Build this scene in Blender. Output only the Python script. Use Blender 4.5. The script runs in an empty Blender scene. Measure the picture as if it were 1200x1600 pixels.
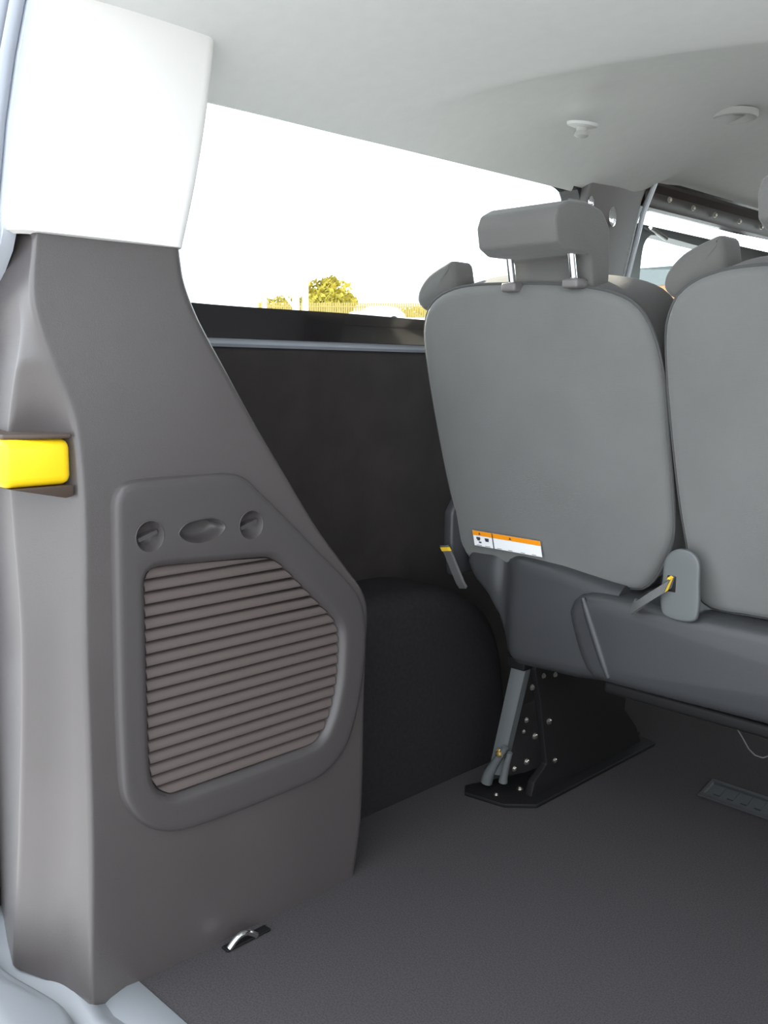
import bpy, bmesh, math, random
from mathutils import Vector, Matrix

random.seed(7)
scene = bpy.context.scene
COL = scene.collection

# ---------------------------------------------------------------- camera
F_PX = 1473.36                                   # focal length in pixels of a 1200 x 1600 frame
EYE = Vector((0.0, 0.0, 0.82))
CX = Vector((0.70406, 0.11417, -0.70090))        # van axes seen in camera space (right, down, forward)
CY = Vector((0.71005, -0.09704, 0.69744))
CZ = Vector((0.01161, -0.98871, -0.14939))
cam_data = bpy.data.cameras.new('camera')
cam_data.sensor_fit = 'VERTICAL'
cam_data.sensor_height = 32.0
cam_data.lens = F_PX * 32.0 / 1600.0
cam_data.clip_start = 0.02
cam_data.clip_end = 400
cam = bpy.data.objects.new('camera', cam_data)
COL.objects.link(cam)
M = Matrix(((CX.x, -CX.y, -CX.z), (CY.x, -CY.y, -CY.z), (CZ.x, -CZ.y, -CZ.z))).to_4x4()
M.translation = EYE
cam.matrix_world = M
scene.camera = cam

# ---------------------------------------------------------------- sky, sun, exposure
SUN_AZ, SUN_EL = -62.0, 25.0                     # degrees from straight ahead (left is negative), above the horizon
world = bpy.data.worlds.new('world')
scene.world = world
world.use_nodes = True
wn = world.node_tree
wn.nodes.clear()
w_out = wn.nodes.new('ShaderNodeOutputWorld')
w_bg = wn.nodes.new('ShaderNodeBackground')
w_bg.inputs['Color'].default_value = (0.87, 0.94, 1.0, 1)      # bright even haze
w_bg.inputs['Strength'].default_value = 3.3
wn.links.new(w_bg.outputs[0], w_out.inputs[0])

sun_data = bpy.data.lights.new('sun', 'SUN')
sun_data.energy = 12.0
sun_data.angle = math.radians(1.0)
sun_data.color = (1.0, 0.90, 0.75)
sun = bpy.data.objects.new('sun', sun_data)
COL.objects.link(sun)
_az, _el = math.radians(SUN_AZ), math.radians(SUN_EL)
_to_sun = Vector((math.sin(_az) * math.cos(_el), math.cos(_az) * math.cos(_el), math.sin(_el)))
sun.rotation_euler = _to_sun.to_track_quat('Z', 'Y').to_euler()

scene.view_settings.view_transform = 'Standard'
scene.view_settings.look = 'None'
scene.view_settings.gamma = 1.0
scene.view_settings.use_curve_mapping = False
scene.view_settings.exposure = 0.2


# ---------------------------------------------------------------- helpers: measuring
def ray(px, py):
    c = Vector((px - 600, py - 800, F_PX))
    return Vector((CX.dot(c), CY.dot(c), CZ.dot(c)))


def on(px, py, axis, val):
    """the point of the plane axis = val that lies at that place of the photograph"""
    d = ray(px, py)
    i = 'xyz'.index(axis)
    return EYE + d * ((val - EYE[i]) / d[i])


def on_plane(px, py, p0, n):
    d = ray(px, py)
    return EYE + d * ((p0 - EYE).dot(n) / d.dot(n))


def interp(tab, t):
    tab = sorted(tab)
    if t <= tab[0][0]:
        return tab[0][1]
    for (a, va), (b, vb) in zip(tab, tab[1:]):
        if t <= b:
            k = (t - a) / (b - a)
            return va + (vb - va) * k
    return tab[-1][1]


def smooth_interp(tab, t):
    """Catmull-Rom through the table"""
    tab = sorted(tab)
    if t <= tab[0][0]:
        return tab[0][1]
    if t >= tab[-1][0]:
        return tab[-1][1]
    for i in range(len(tab) - 1):
        if tab[i][0] <= t <= tab[i + 1][0]:
            (x0, y0), (x1, y1) = tab[i], tab[i + 1]
            m0 = (tab[i + 1][1] - tab[max(i - 1, 0)][1]) / max(1e-6, tab[i + 1][0] - tab[max(i - 1, 0)][0])
            j = min(i + 2, len(tab) - 1)
            m1 = (tab[j][1] - tab[i][1]) / max(1e-6, tab[j][0] - tab[i][0])
            h = x1 - x0
            k = (t - x0) / h
            return ((2 * k ** 3 - 3 * k ** 2 + 1) * y0 + (k ** 3 - 2 * k ** 2 + k) * h * m0
                    + (-2 * k ** 3 + 3 * k ** 2) * y1 + (k ** 3 - k ** 2) * h * m1)


# ---------------------------------------------------------------- helpers: materials
MATS = {}


def mat(name, color, rough=0.6, spec=0.5, metal=0.0, bump=0.0, bump_scale=400.0, vary=0.0, vary_scale=6.0,
        color2=None, coat=0.0, sheen=0.0, stretch=None):
    m = bpy.data.materials.new(name)
    m.use_nodes = True
    nt = m.node_tree
    b = nt.nodes['Principled BSDF']
    b.inputs['Base Color'].default_value = (*color, 1)
    b.inputs['Roughness'].default_value = rough
    b.inputs['Specular IOR Level'].default_value = spec
    b.inputs['Metallic'].default_value = metal
    b.inputs['Coat Weight'].default_value = coat
    b.inputs['Sheen Weight'].default_value = sheen
    tc = nt.nodes.new('ShaderNodeTexCoord')
    src = tc.outputs['Object']
    if stretch:
        mp = nt.nodes.new('ShaderNodeMapping')
        mp.inputs['Scale'].default_value = stretch
        nt.links.new(src, mp.inputs['Vector'])
        src = mp.outputs['Vector']
    if vary or color2:
        nz = nt.nodes.new('ShaderNodeTexNoise')
        nz.inputs['Scale'].default_value = vary_scale
        nz.inputs['Detail'].default_value = 5
        nt.links.new(src, nz.inputs['Vector'])
        rp = nt.nodes.new('ShaderNodeValToRGB')
        rp.color_ramp.elements[0].position = 0.35
        rp.color_ramp.elements[1].position = 0.65
        c2 = color2 or tuple(min(1, c * (1 + vary)) for c in color)
        c1 = color if color2 else tuple(c * (1 - vary) for c in color)
        rp.color_ramp.elements[0].color = (*c1, 1)
        rp.color_ramp.elements[1].color = (*c2, 1)
        nt.links.new(nz.outputs['Fac'], rp.inputs['Fac'])
        nt.links.new(rp.outputs['Color'], b.inputs['Base Color'])
    if bump:
        nb = nt.nodes.new('ShaderNodeTexNoise')
        nb.inputs['Scale'].default_value = bump_scale
        nb.inputs['Detail'].default_value = 3
        nt.links.new(src, nb.inputs['Vector'])
        bp = nt.nodes.new('ShaderNodeBump')
        bp.inputs['Strength'].default_value = bump
        bp.inputs['Distance'].default_value = 0.001
        nt.links.new(nb.outputs['Fac'], bp.inputs['Height'])
        nt.links.new(bp.outputs['Normal'], b.inputs['Normal'])
    MATS[name] = m
    return m


def weave_mat(name, color, scale=900.0):
    m = mat(name, color, rough=0.9, spec=0.25, sheen=0.25)
    nt = m.node_tree
    b = nt.nodes['Principled BSDF']
    tc = nt.nodes['Texture Coordinate']
    w1 = nt.nodes.new('ShaderNodeTexWave')
    w1.bands_direction = 'X'
    w2 = nt.nodes.new('ShaderNodeTexWave')
    w2.bands_direction = 'Z'
    for w in (w1, w2):
        w.inputs['Scale'].default_value = scale / 6.28
        w.inputs['Distortion'].default_value = 1.5
        nt.links.new(tc.outputs['Object'], w.inputs['Vector'])
    mx = nt.nodes.new('ShaderNodeMath')
    mx.operation = 'MULTIPLY'
    nt.links.new(w1.outputs['Fac'], mx.inputs[0])
    nt.links.new(w2.outputs['Fac'], mx.inputs[1])
    bp = nt.nodes.new('ShaderNodeBump')
    bp.inputs['Strength'].default_value = 0.25
    bp.inputs['Distance'].default_value = 0.0006
    nt.links.new(mx.outputs[0], bp.inputs['Height'])
    nt.links.new(bp.outputs['Normal'], b.inputs['Normal'])
    nz = nt.nodes.new('ShaderNodeTexNoise')
    nz.inputs['Scale'].default_value = 9
    nz.inputs['Detail'].default_value = 6
    nt.links.new(tc.outputs['Object'], nz.inputs['Vector'])
    rp = nt.nodes.new('ShaderNodeValToRGB')
    rp.color_ramp.elements[0].color = (*[c * 0.88 for c in color], 1)
    rp.color_ramp.elements[1].color = (*[c * 1.12 for c in color], 1)
    nt.links.new(nz.outputs['Fac'], rp.inputs['Fac'])
    nt.links.new(rp.outputs['Color'], b.inputs['Base Color'])
    return m


def glass_mat(name, tint=(0.93, 0.96, 0.95)):
    m = bpy.data.materials.new(name)
    m.use_nodes = True
    nt = m.node_tree
    nt.nodes.clear()
    o = nt.nodes.new('ShaderNodeOutputMaterial')
    t = nt.nodes.new('ShaderNodeBsdfTransparent')
    t.inputs[0].default_value = (*tint, 1)
    g = nt.nodes.new('ShaderNodeBsdfGlossy')
    g.inputs['Roughness'].default_value = 0.02
    lw = nt.nodes.new('ShaderNodeLayerWeight')
    pw = nt.nodes.new('ShaderNodeMath')
    pw.operation = 'POWER'
    pw.inputs[1].default_value = 5.0
    nt.links.new(lw.outputs['Facing'], pw.inputs[0])
    ad = nt.nodes.new('ShaderNodeMath')
    ad.operation = 'MULTIPLY_ADD'
    ad.inputs[1].default_value = 0.9
    ad.inputs[2].default_value = 0.03
    nt.links.new(pw.outputs[0], ad.inputs[0])
    fr = ad
    mx = nt.nodes.new('ShaderNodeMixShader')
    nt.links.new(fr.outputs[0], mx.inputs[0])
    nt.links.new(t.outputs[0], mx.inputs[1])
    nt.links.new(g.outputs[0], mx.inputs[2])
    nt.links.new(mx.outputs[0], o.inputs[0])
    MATS[name] = m
    return m


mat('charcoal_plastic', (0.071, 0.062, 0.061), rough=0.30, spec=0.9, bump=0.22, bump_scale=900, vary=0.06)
mat('cover_plastic', (0.064, 0.057, 0.057), rough=0.38, spec=0.5, bump=0.15, bump_scale=900)
mat('slat_plastic', (0.100, 0.080, 0.075), rough=0.5, spec=0.4, bump=0.1, bump_scale=900)
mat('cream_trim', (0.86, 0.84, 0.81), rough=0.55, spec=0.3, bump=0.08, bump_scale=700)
mat('headliner', (0.79, 0.80, 0.78), rough=0.95, spec=0.1, bump=0.15, bump_scale=1100, vary=0.012, vary_scale=40)
mat('liner_plastic', (0.55, 0.55, 0.53), rough=0.5, spec=0.35)
mat('lamp_lens', (0.30, 0.30, 0.29), rough=0.3)
mat('body_paint', (0.020, 0.018, 0.019), rough=0.16, spec=0.5, coat=0.4, vary=0.1)
mat('side_lining', (0.030, 0.025, 0.025), rough=0.62, spec=0.3, bump=0.2, bump_scale=500, vary=0.15, vary_scale=14)
mat('arch_carpet', (0.024, 0.022, 0.024), rough=0.95, spec=0.1, bump=0.6, bump_scale=1400, vary=0.08, vary_scale=120)
mat('floor_mat', (0.062, 0.056, 0.059), rough=0.85, spec=0.2, bump=0.5, bump_scale=1500, vary=0.22, vary_scale=420)
mat('sill_plastic', (0.19, 0.20, 0.215), rough=0.4, spec=0.5, bump=0.05)
mat('jamb_paint', (0.62, 0.66, 0.72), rough=0.25, spec=0.5, coat=0.5)
mat('rubber_seal', (0.30, 0.32, 0.36), rough=0.45, spec=0.4)
mat('black_rubber', (0.018, 0.018, 0.02), rough=0.6, spec=0.3)
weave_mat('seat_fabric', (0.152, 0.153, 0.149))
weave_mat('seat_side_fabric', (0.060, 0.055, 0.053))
weave_mat('headrest_fabric', (0.130, 0.128, 0.122))
mat('piping', (0.075, 0.075, 0.075), rough=0.8)
mat('seat_plastic', (0.042, 0.043, 0.046), rough=0.4, spec=0.5, bump=0.15, bump_scale=800)
mat('grey_metal', (0.12, 0.13, 0.132), rough=0.42, metal=0.2, vary=0.05)
mat('pillar_plastic', (0.16, 0.15, 0.148), rough=0.4, spec=0.5)  # lightened to mid grey to imitate lens flare over the middle pillar
mat('flare_door_paint', (0.10, 0.115, 0.11), rough=0.3, spec=0.5)  # grey-green stands in for lens flare over the door frame
mat('pale_blue_paint', (0.45, 0.6, 0.75), rough=0.3)
mat('black_metal', (0.010, 0.0095, 0.010), rough=0.6, spec=0.2)
mat('chrome', (0.85, 0.86, 0.88), rough=0.12, metal=1.0)
mat('zinc', (0.62, 0.60, 0.55), rough=0.3, metal=1.0)
mat('brass', (0.75, 0.55, 0.2), rough=0.3, metal=1.0)
mat('strap_web', (0.11, 0.11, 0.11), rough=0.7, bump=0.3, bump_scale=1200)
mat('yellow_tag', (0.85, 0.55, 0.03), rough=0.6)
mat('yellow_plastic', (0.95, 0.62, 0.01), rough=0.35, spec=0.5)
mat('dark_brown_plastic', (0.06, 0.04, 0.03), rough=0.5)
mat('label_white', (0.92, 0.93, 0.94), rough=0.5, spec=0.3)
mat('label_orange', (0.95, 0.33, 0.01), rough=0.5, spec=0.3)
mat('label_ink', (0.05, 0.05, 0.06), rough=0.6)
mat('header_metal', (0.045, 0.034, 0.032), rough=0.35, spec=0.5, vary=0.1)
glass_mat('window_glass')
glass_mat('van_glass', (0.85, 0.9, 0.88))
mat('asphalt', (0.40, 0.405, 0.415), rough=0.95, spec=0.1, vary=0.2, vary_scale=3, bump=0.5, bump_scale=60)
mat('grass_bank', (0.34, 0.33, 0.10), rough=1.0, spec=0.0, vary=0.3, vary_scale=2)
mat('leaves', (0.42, 0.34, 0.05), rough=0.8, spec=0.2, vary=0.4, vary_scale=1.5)  # yellowed and lightened, overexposed outdoor glow put into the leaf colour
mat('bark', (0.12, 0.08, 0.05), rough=0.95)
mat('white_paint', (0.85, 0.85, 0.83), rough=0.4)
mat('fence_steel', (0.50, 0.38, 0.12), rough=0.6)  # yellow tone carries the overexposed glow on the fence
mat('van_paint', (0.035, 0.050, 0.050), rough=0.3, spec=0.5, coat=0.4)
mat('tyre', (0.02, 0.02, 0.02), rough=0.9)
mat('orange_brick', (0.62, 0.28, 0.05), rough=0.9, vary=0.15, vary_scale=3)
mat('grey_render', (0.13, 0.15, 0.15), rough=0.9)


# ---------------------------------------------------------------- helpers: meshes and objects
def obj(name, verts, faces, material, parent=None, smooth=True, angle=40):
    me = bpy.data.meshes.new(name)
    me.from_pydata([tuple(v) for v in verts], [], faces)
    bm = bmesh.new()
    bm.from_mesh(me)
    bmesh.ops.remove_doubles(bm, verts=bm.verts, dist=1e-6)
    bmesh.ops.recalc_face_normals(bm, faces=bm.faces)
    bm.to_mesh(me)
    bm.free()
    me.materials.append(MATS[material])
    if smooth:
        me.polygons.foreach_set('use_smooth', [True] * len(me.polygons))
        me.set_sharp_from_angle(angle=math.radians(angle))
    o = bpy.data.objects.new(name, me)
    COL.objects.link(o)
    if parent is not None:
        o.parent = parent
        o.matrix_parent_inverse = Matrix.Translation(-parent_origin(parent))
    return o


def parent_origin(p):
    return Vector(p.location)


def thing(name, label, cat, loc, group=None):
    o = bpy.data.objects.new(name, None)
    o.empty_display_size = 0.05
    COL.objects.link(o)
    o.location = loc
    return tag(o, label, cat, group)


def tag(o, label, cat, group=None):
    o['label'] = label
    o['category'] = cat
    if group:
        o['group'] = group
    return o


def struct(o, label=None):
    o['kind'] = 'structure'
    if label:
        o['label'] = label
    return o


def loft(rows, closed_u=False, closed_v=False, cap=False):
    """rows of points -> verts, faces"""
    nv = len(rows[0])
    verts = [p for r in rows for p in r]
    faces = []
    nr = len(rows)
    for i in range(nr if closed_v else nr - 1):
        for j in range(nv if closed_u else nv - 1):
            a = i * nv + j
            b = i * nv + (j + 1) % nv
            c = ((i + 1) % nr) * nv + (j + 1) % nv
            d = ((i + 1) % nr) * nv + j
            faces.append((a, b, c, d))
    if cap and closed_u:
        faces.append(tuple(range(nv - 1, -1, -1)))
        faces.append(tuple(range((nr - 1) * nv, nr * nv)))
    return verts, faces


def join(*parts):
    V, Fc = [], []
    for v, f in parts:
        k = len(V)
        V += list(v)
        Fc += [tuple(i + k for i in q) for q in f]
    return V, Fc


def box(x0, x1, y0, y1, z0, z1):
    v = [Vector((x, y, z)) for z in (z0, z1) for y in (y0, y1) for x in (x0, x1)]
    f = [(0, 2, 3, 1), (4, 5, 7, 6), (0, 1, 5, 4), (2, 6, 7, 3), (0, 4, 6, 2), (1, 3, 7, 5)]
    return v, f


def rbox(x0, x1, y0, y1, z0, z1, r=0.005, seg=3):
    """box with rounded edges"""
    bm = bmesh.new()
    v, f = box(x0, x1, y0, y1, z0, z1)
    vs = [bm.verts.new(p) for p in v]
    for q in f:
        bm.faces.new([vs[i] for i in q])
    bmesh.ops.bevel(bm, geom=list(bm.edges), offset=r, segments=seg, profile=0.5, affect='EDGES')
    bm.verts.ensure_lookup_table()
    bm.verts.index_update()
    out = [p.co.copy() for p in bm.verts], [tuple(p.index for p in q.verts) for q in bm.faces]
    bm.free()
    return out


def prism(profile, axis, a, b, r=0.0, seg=3):
    """closed 2D profile extruded along an axis ('x': profile is (y,z); 'y': (x,z); 'z': (x,y)), edges rounded by r"""
    def P3(p, t):
        if axis == 'x':
            return Vector((t, p[0], p[1]))
        if axis == 'y':
            return Vector((p[0], t, p[1]))
        return Vector((p[0], p[1], t))
    bm = bmesh.new()
    A = [bm.verts.new(P3(p, a)) for p in profile]
    B = [bm.verts.new(P3(p, b)) for p in profile]
    n = len(profile)
    for i in range(n):
        bm.faces.new((A[i], A[(i + 1) % n], B[(i + 1) % n], B[i]))
    bm.faces.new(A[::-1])
    bm.faces.new(B)
    bmesh.ops.recalc_face_normals(bm, faces=bm.faces)
    if r:
        sharp = [e for e in bm.edges if len(e.link_faces) == 2 and e.calc_face_angle() > 0.35]
        bmesh.ops.bevel(bm, geom=sharp, offset=r, segments=seg, profile=0.5, affect='EDGES', clamp_overlap=True)
    bm.verts.index_update()
    out = [p.co.copy() for p in bm.verts], [tuple(p.index for p in q.verts) for q in bm.faces]
    bm.free()
    return out


def tube(pts, r, n=10, cap=True):
    pts = [Vector(p) for p in pts]
    rows = []
    up = Vector((0, 0, 1))
    for i, p in enumerate(pts):
        d = (pts[min(i + 1, len(pts) - 1)] - pts[max(i - 1, 0)]).normalized()
        s = d.cross(up)
        if s.length < 1e-3:
            s = d.cross(Vector((1, 0, 0)))
        s.normalize()
        t = s.cross(d).normalized()
        rr = r[i] if isinstance(r, (list, tuple)) else r
        rows.append([p + (s * math.cos(2 * math.pi * k / n) + t * math.sin(2 * math.pi * k / n)) * rr for k in range(n)])
    return loft(rows, closed_u=True, cap=cap)


def ribbon(pts, width, thick):
    """flat strap through pts; width vector given per whole strap"""
    pts = [Vector(p) for p in pts]
    w = Vector(width)
    rows = []
    for i, p in enumerate(pts):
        d = (pts[min(i + 1, len(pts) - 1)] - pts[max(i - 1, 0)]).normalized()
        nrm = d.cross(w).normalized() * thick / 2
        rows.append([p - w / 2 - nrm, p + w / 2 - nrm, p + w / 2 + nrm, p - w / 2 + nrm])
    return loft(rows, closed_u=True, cap=True)


def lathe(profile, origin, axis, n=24):
    """profile of (radius, height along axis)"""
    axis = Vector(axis).normalized()
    s = axis.orthogonal().normalized()
    t = axis.cross(s)
    rows = []
    for (r, h) in profile:
        r = max(r, 1e-5)
        rows.append([Vector(origin) + axis * h + (s * math.cos(2 * math.pi * k / n) + t * math.sin(2 * math.pi * k / n)) * r
                     for k in range(n)])
    return loft(rows, closed_u=True)


def bolt_head(name, p, axis, r, parent, material='zinc'):
    """domed hexagon bolt head with washer"""
    a = Vector(axis).normalized()
    w = lathe([(0, 0), (r * 1.3, 0), (r * 1.3, r * .25), (r * .95, r * .3)], p, a, 14)
    h = lathe([(r, r * .25), (r, r * .8), (r * .75, r * 1.05), (0, r * 1.1)], p, a, 6)
    v, f = join(w, h)
    return obj(name, v, f, material, parent, angle=30)


def resample(poly, n, closed=True):
    """closed Catmull-Rom through poly, resampled to n even points (2D or 3D tuples)"""
    P = [Vector(p) for p in poly]
    m = len(P)
    dense = []
    for i in range(m):
        p0, p1, p2, p3 = P[(i - 1) % m], P[i], P[(i + 1) % m], P[(i + 2) % m]
        for k in range(12):
            t = k / 12
            # centripetal-ish: plain Catmull-Rom with tangents scaled to the segment
            L = (p2 - p1).length
            m1 = (p2 - p0) / max(1e-9, (p2 - p0).length) * L
            m2 = (p3 - p1) / max(1e-9, (p3 - p1).length) * L
            dense.append((2 * t ** 3 - 3 * t ** 2 + 1) * p1 + (t ** 3 - 2 * t ** 2 + t) * m1 * 0.8
                         + (-2 * t ** 3 + 3 * t ** 2) * p2 + (t ** 3 - t ** 2) * m2 * 0.8)
    d = [0.0]
    for i in range(len(dense)):
        d.append(d[-1] + (dense[(i + 1) % len(dense)] - dense[i]).length)
    out = []
    j = 0
    for k in range(n):
        s = d[-1] * k / n
        while d[j + 1] < s:
            j += 1
        t = (s - d[j]) / max(1e-9, d[j + 1] - d[j])
        out.append(dense[j].lerp(dense[(j + 1) % len(dense)], t))
    return out


def inset2(poly, dist):
    """inset a smooth closed 2D outline by dist (positive shrinks)"""
    n = len(poly)
    area = sum(poly[i].x * poly[(i + 1) % n].y - poly[(i + 1) % n].x * poly[i].y for i in range(n))
    sgn = 1 if area > 0 else -1
    out = []
    for i in range(n):
        t = (poly[(i + 1) % n] - poly[i - 1]).normalized()
        nrm = Vector((-t.y, t.x)) * sgn
        out.append(poly[i] + nrm * dist)
    return out


def puff(outline, frame, depth_front, r, crown=0.0, rings=6, back_flat=False, seg=5, crown_back=0.0):
    """rounded slab: closed 2D outline (u,v), frame(u,v,d) -> world; d = 0 at the near face, d = depth at the far one"""
    rows = []
    c = sum(outline, Vector((0, 0))) / len(outline)

    def ring(o2, d):
        rows.append([frame(p.x, p.y, d) for p in o2])
    # near centre -> near rim
    base = inset2(outline, r)
    for i in range(rings):
        k = i / rings
        k = max(k, 0.001)
        ring([c + (p - c) * k for p in base], -crown * (1 - k * k))
    for i in range(seg + 1):
        a = math.pi / 2 * i / seg
        ring(inset2(outline, r * (1 - math.sin(a))), r * (1 - math.cos(a)))
    for i in range(seg + 1):
        a = math.pi / 2 * i / seg
        ring(inset2(outline, r * (1 - math.cos(a))), depth_front - r + r * math.sin(a))
    for i in range(rings, 0, -1):
        k = max((i - 1) / rings, 0.001)
        ring([c + (p - c) * k for p in base], depth_front + crown_back * (1 - k * k))
    return loft(rows, closed_u=True, cap=True)


def fillet(pts, radii, seg=5):
    """2D open polyline with rounded corners, fixed point count"""
    out = [Vector(pts[0])]
    for i in range(1, len(pts) - 1):
        p0, p1, p2 = Vector(pts[i - 1]), Vector(pts[i]), Vector(pts[i + 1])
        a, b = (p0 - p1), (p2 - p1)
        r = min(radii[i], a.length * .45, b.length * .45)
        s, e = p1 + a.normalized() * r, p1 + b.normalized() * r
        for k in range(seg + 1):
            t = k / seg
            out.append((1 - t) ** 2 * s + 2 * t * (1 - t) * p1 + t * t * e)
    out.append(Vector(pts[-1]))
    return out


def hole_panel(hole, rect, fx, thick, n=160):
    """wall panel in the plane of the van side: x = fx(z); a rounded hole inside rect (y0,y1,z0,z1)"""
    y0, y1, z0, z1 = rect
    h = resample(hole, n)
    c = Vector((sum(p.x for p in h) / n, sum(p.y for p in h) / n))
    outer = []
    for p in h:
        d = p - c
        ts = []
        if d.x > 1e-9: ts.append((y1 - c.x) / d.x)
        if d.x < -1e-9: ts.append((y0 - c.x) / d.x)
        if d.y > 1e-9: ts.append((z1 - c.y) / d.y)
        if d.y < -1e-9: ts.append((z0 - c.y) / d.y)
        outer.append(c + d * min(ts))
    for cy in (y0, y1):
        for cz in (z0, z1):
            k = min(range(n), key=lambda i: (outer[i] - Vector((cy, cz))).length)
            outer[k] = Vector((cy, cz))
    rows = []
    NR = 6
    for i in range(NR + 1):
        t = i / NR
        rows.append([Vector((fx(q.y), q.x, q.y)) for q in (h[j].lerp(outer[j], t) for j in range(n))])
    back = [[Vector((p.x - thick, p.y, p.z)) for p in r] for r in rows[::-1]]
    return loft(rows + back, closed_u=True, closed_v=True)


def side_strip(prof, ys, thick):
    """sheet following the (x,z) profile along the van, thickness towards outside (-thick in x)"""
    rows = []
    for y in ys:
        rows.append([Vector((x, y, z)) for x, z in prof] + [Vector((x - thick, y, z)) for x, z in prof[::-1]])
    return loft(rows, closed_u=True, cap=True)


# ================================================================= THE VAN'S SHELL
XR = 0.52                     # inner face of the right-hand side
Y_REAR, Y_FRONT = 0.50, 4.20


def wall_x(z):
    return interp([(-.05, -1.36), (.4, -1.36), (.86, -1.318), (.92, -1.302), (1.25, -1.252), (1.34, -1.20)], z)


# floor
rows = []
for y in (0.585, 1.2, 2.0, 3.0, Y_FRONT):
    rows.append([Vector((x, y, z)) for x, z in ((-1.40, 0), (-.9, 0), (-.4, 0), (.1, 0), (XR + .04, 0),
                                                (XR + .04, -.05), (-1.40, -.05))])
v, f = loft(rows, closed_u=True, cap=True)
struct(obj('floor', v, f, 'floor_mat', smooth=False), 'dark grey rubber load floor mat')

# outer body corner post beside the rear opening
struct(obj('trim_7', *rbox(-1.52, -1.405, .47, .62, -.36, 1.40, .02), 'van_paint'), 'dark painted body corner outside the door seal')
# underbody and outer skirt below the floor
struct(obj('underbody', *join(rbox(-1.46, XR + .12, .60, Y_FRONT + .1, -.36, -.051, .03)), 'van_paint'), 'dark underbody skirt of the van')
struct(obj('window_2', *box(-1.2, XR - .1, Y_FRONT + .05, Y_FRONT + .055, .70, 1.30), 'window_glass', smooth=False), 'windscreen pane')

# left side: below the sill, around the two windows, above them
zs = [-.05, .2, .4, .6, .80, .86, .90]
v1 = side_strip([(wall_x(z), z) for z in zs], [0.52, 1.2, 2.0, 3.0, Y_FRONT], .05)
hole1 = [(0.78, .925), (1.2, .921), (1.80, .916), (1.855, .930), (1.872, .975), (1.873, 1.10), (1.868, 1.19), (1.85, 1.222), (1.80, 1.233),
         (1.2, 1.231), (.80, 1.226), (.765, 1.20), (.755, 1.08), (.757, .95)]
hole2 = [(2.16, .90), (2.7, .90), (3.15, .90), (3.19, .94), (3.19, 1.16), (3.15, 1.222), (2.7, 1.226), (2.18, 1.226), (2.125, 1.20), (2.115, 1.08), (2.12, .94)]
v2 = hole_panel(hole1, (0.52, 2.00, .90, 1.34), wall_x, .05)
v3 = hole_panel(hole2, (2.00, 3.40, .90, 1.34), wall_x, .05)
v4 = side_strip([(wall_x(z), z) for z in (.90, 1.1, 1.34)], [3.40, Y_FRONT], .05)
v, f = join(v1, v2, v3, v4)
struct(obj('wall_left', v, f, 'body_paint', angle=25), 'gloss black painted inner body side under the window')

# glass panes
def pane(name, hole, dx, label):
    h = resample([((y - 1) * 1 + 1, z) for y, z in hole], 80)
    h = inset2(h, -.012)
    V = [Vector((wall_x(p.y) - dx, p.x, p.y)) for p in h] + [Vector((wall_x(p.y) - dx - .004, p.x, p.y)) for p in h]
    n = len(h)
    Fc = [(i, (i + 1) % n, n + (i + 1) % n, n + i) for i in range(n)] + [tuple(range(n)), tuple(range(2 * n - 1, n - 1, -1))]
    return struct(obj(name, V, Fc, 'window_glass', smooth=False), label)


pane('window_1', hole1, .052, 'long fixed side window pane behind the rear pillar')

# right-hand side (behind and beside the photographer's view)
def wall_xr(z):
    return XR + (-1.36 - wall_x(z)) * -1 * -1 if False else XR - (wall_x(z) + 1.36)


def mirror(vf):
    V, Fc = vf
    return [Vector((XR - 1.36 + 0 - p.x - 0.0, p.y, p.z)) for p in V], [q[::-1] for q in Fc]


hole3 = [(2.10, .92), (2.7, .92), (3.15, .92), (3.19, .96), (3.19, 1.16), (3.15, 1.222), (2.7, 1.226), (2.12, 1.226), (2.06, 1.20), (2.05, 1.08), (2.055, .96)]
w1 = hole_panel(hole1, (0.52, 1.98, .90, 1.34), wall_x, .05)
w2 = hole_panel(hole3, (1.98, 3.40, .90, 1.34), wall_x, .05)
v, f = mirror(join(side_strip([(wall_x(z), z) for z in zs], [0.52, 2.0, Y_FRONT], .05), w1, w2, v4))
struct(obj('wall_right', v, f, 'cream_trim', angle=25), 'pale right-hand body side lining')

# bulkhead end with windscreen opening
fr = []
rect_o = [(-1.40, -.05), (XR + .04, -.05), (XR + .04, 1.36), (-1.40, 1.36)]
rect_i = [(-1.15, .75), (XR - .2, .75), (XR - .25, 1.25), (-1.1, 1.25)]
V = [Vector((x, y, z)) for y in (Y_FRONT, Y_FRONT + .04) for x, z in rect_o + rect_i]
Fc = []
for k in (0, 8):
    for i in range(4):
        Fc.append((k + i, k + (i + 1) % 4, k + 4 + (i + 1) % 4, k + 4 + i))
for i in range(4):
    Fc.append((i, (i + 1) % 4, 8 + (i + 1) % 4, 8 + i))
    Fc.append((4 + i, 4 + (i + 1) % 4, 12 + (i + 1) % 4, 12 + i))
struct(obj('wall_front', V, Fc, 'charcoal_plastic', smooth=False), 'dark front end below the windscreen')

# ceiling (moulded headliner): edge at the window header, crease across it behind the seats
def ceil_z(x, y):
    d = min(x + 1.262, XR - .098 - x)
    d = max(d, 0)
    z = 1.226 + 0.113 * (1 - math.exp(-d / 0.27))
    yc = min(1.31 + (x + 1.03) * 0.58, 1.62)
    fade = min(1.0, max(0.0, (d - 0.03) / 0.28))
    dy = y - yc
    if dy < 0:
        z += fade * 0.012 * min(1, -dy / .5)
    else:
        z += fade * 0.055 * (1 - math.exp(-dy / .12))
    return z


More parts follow.
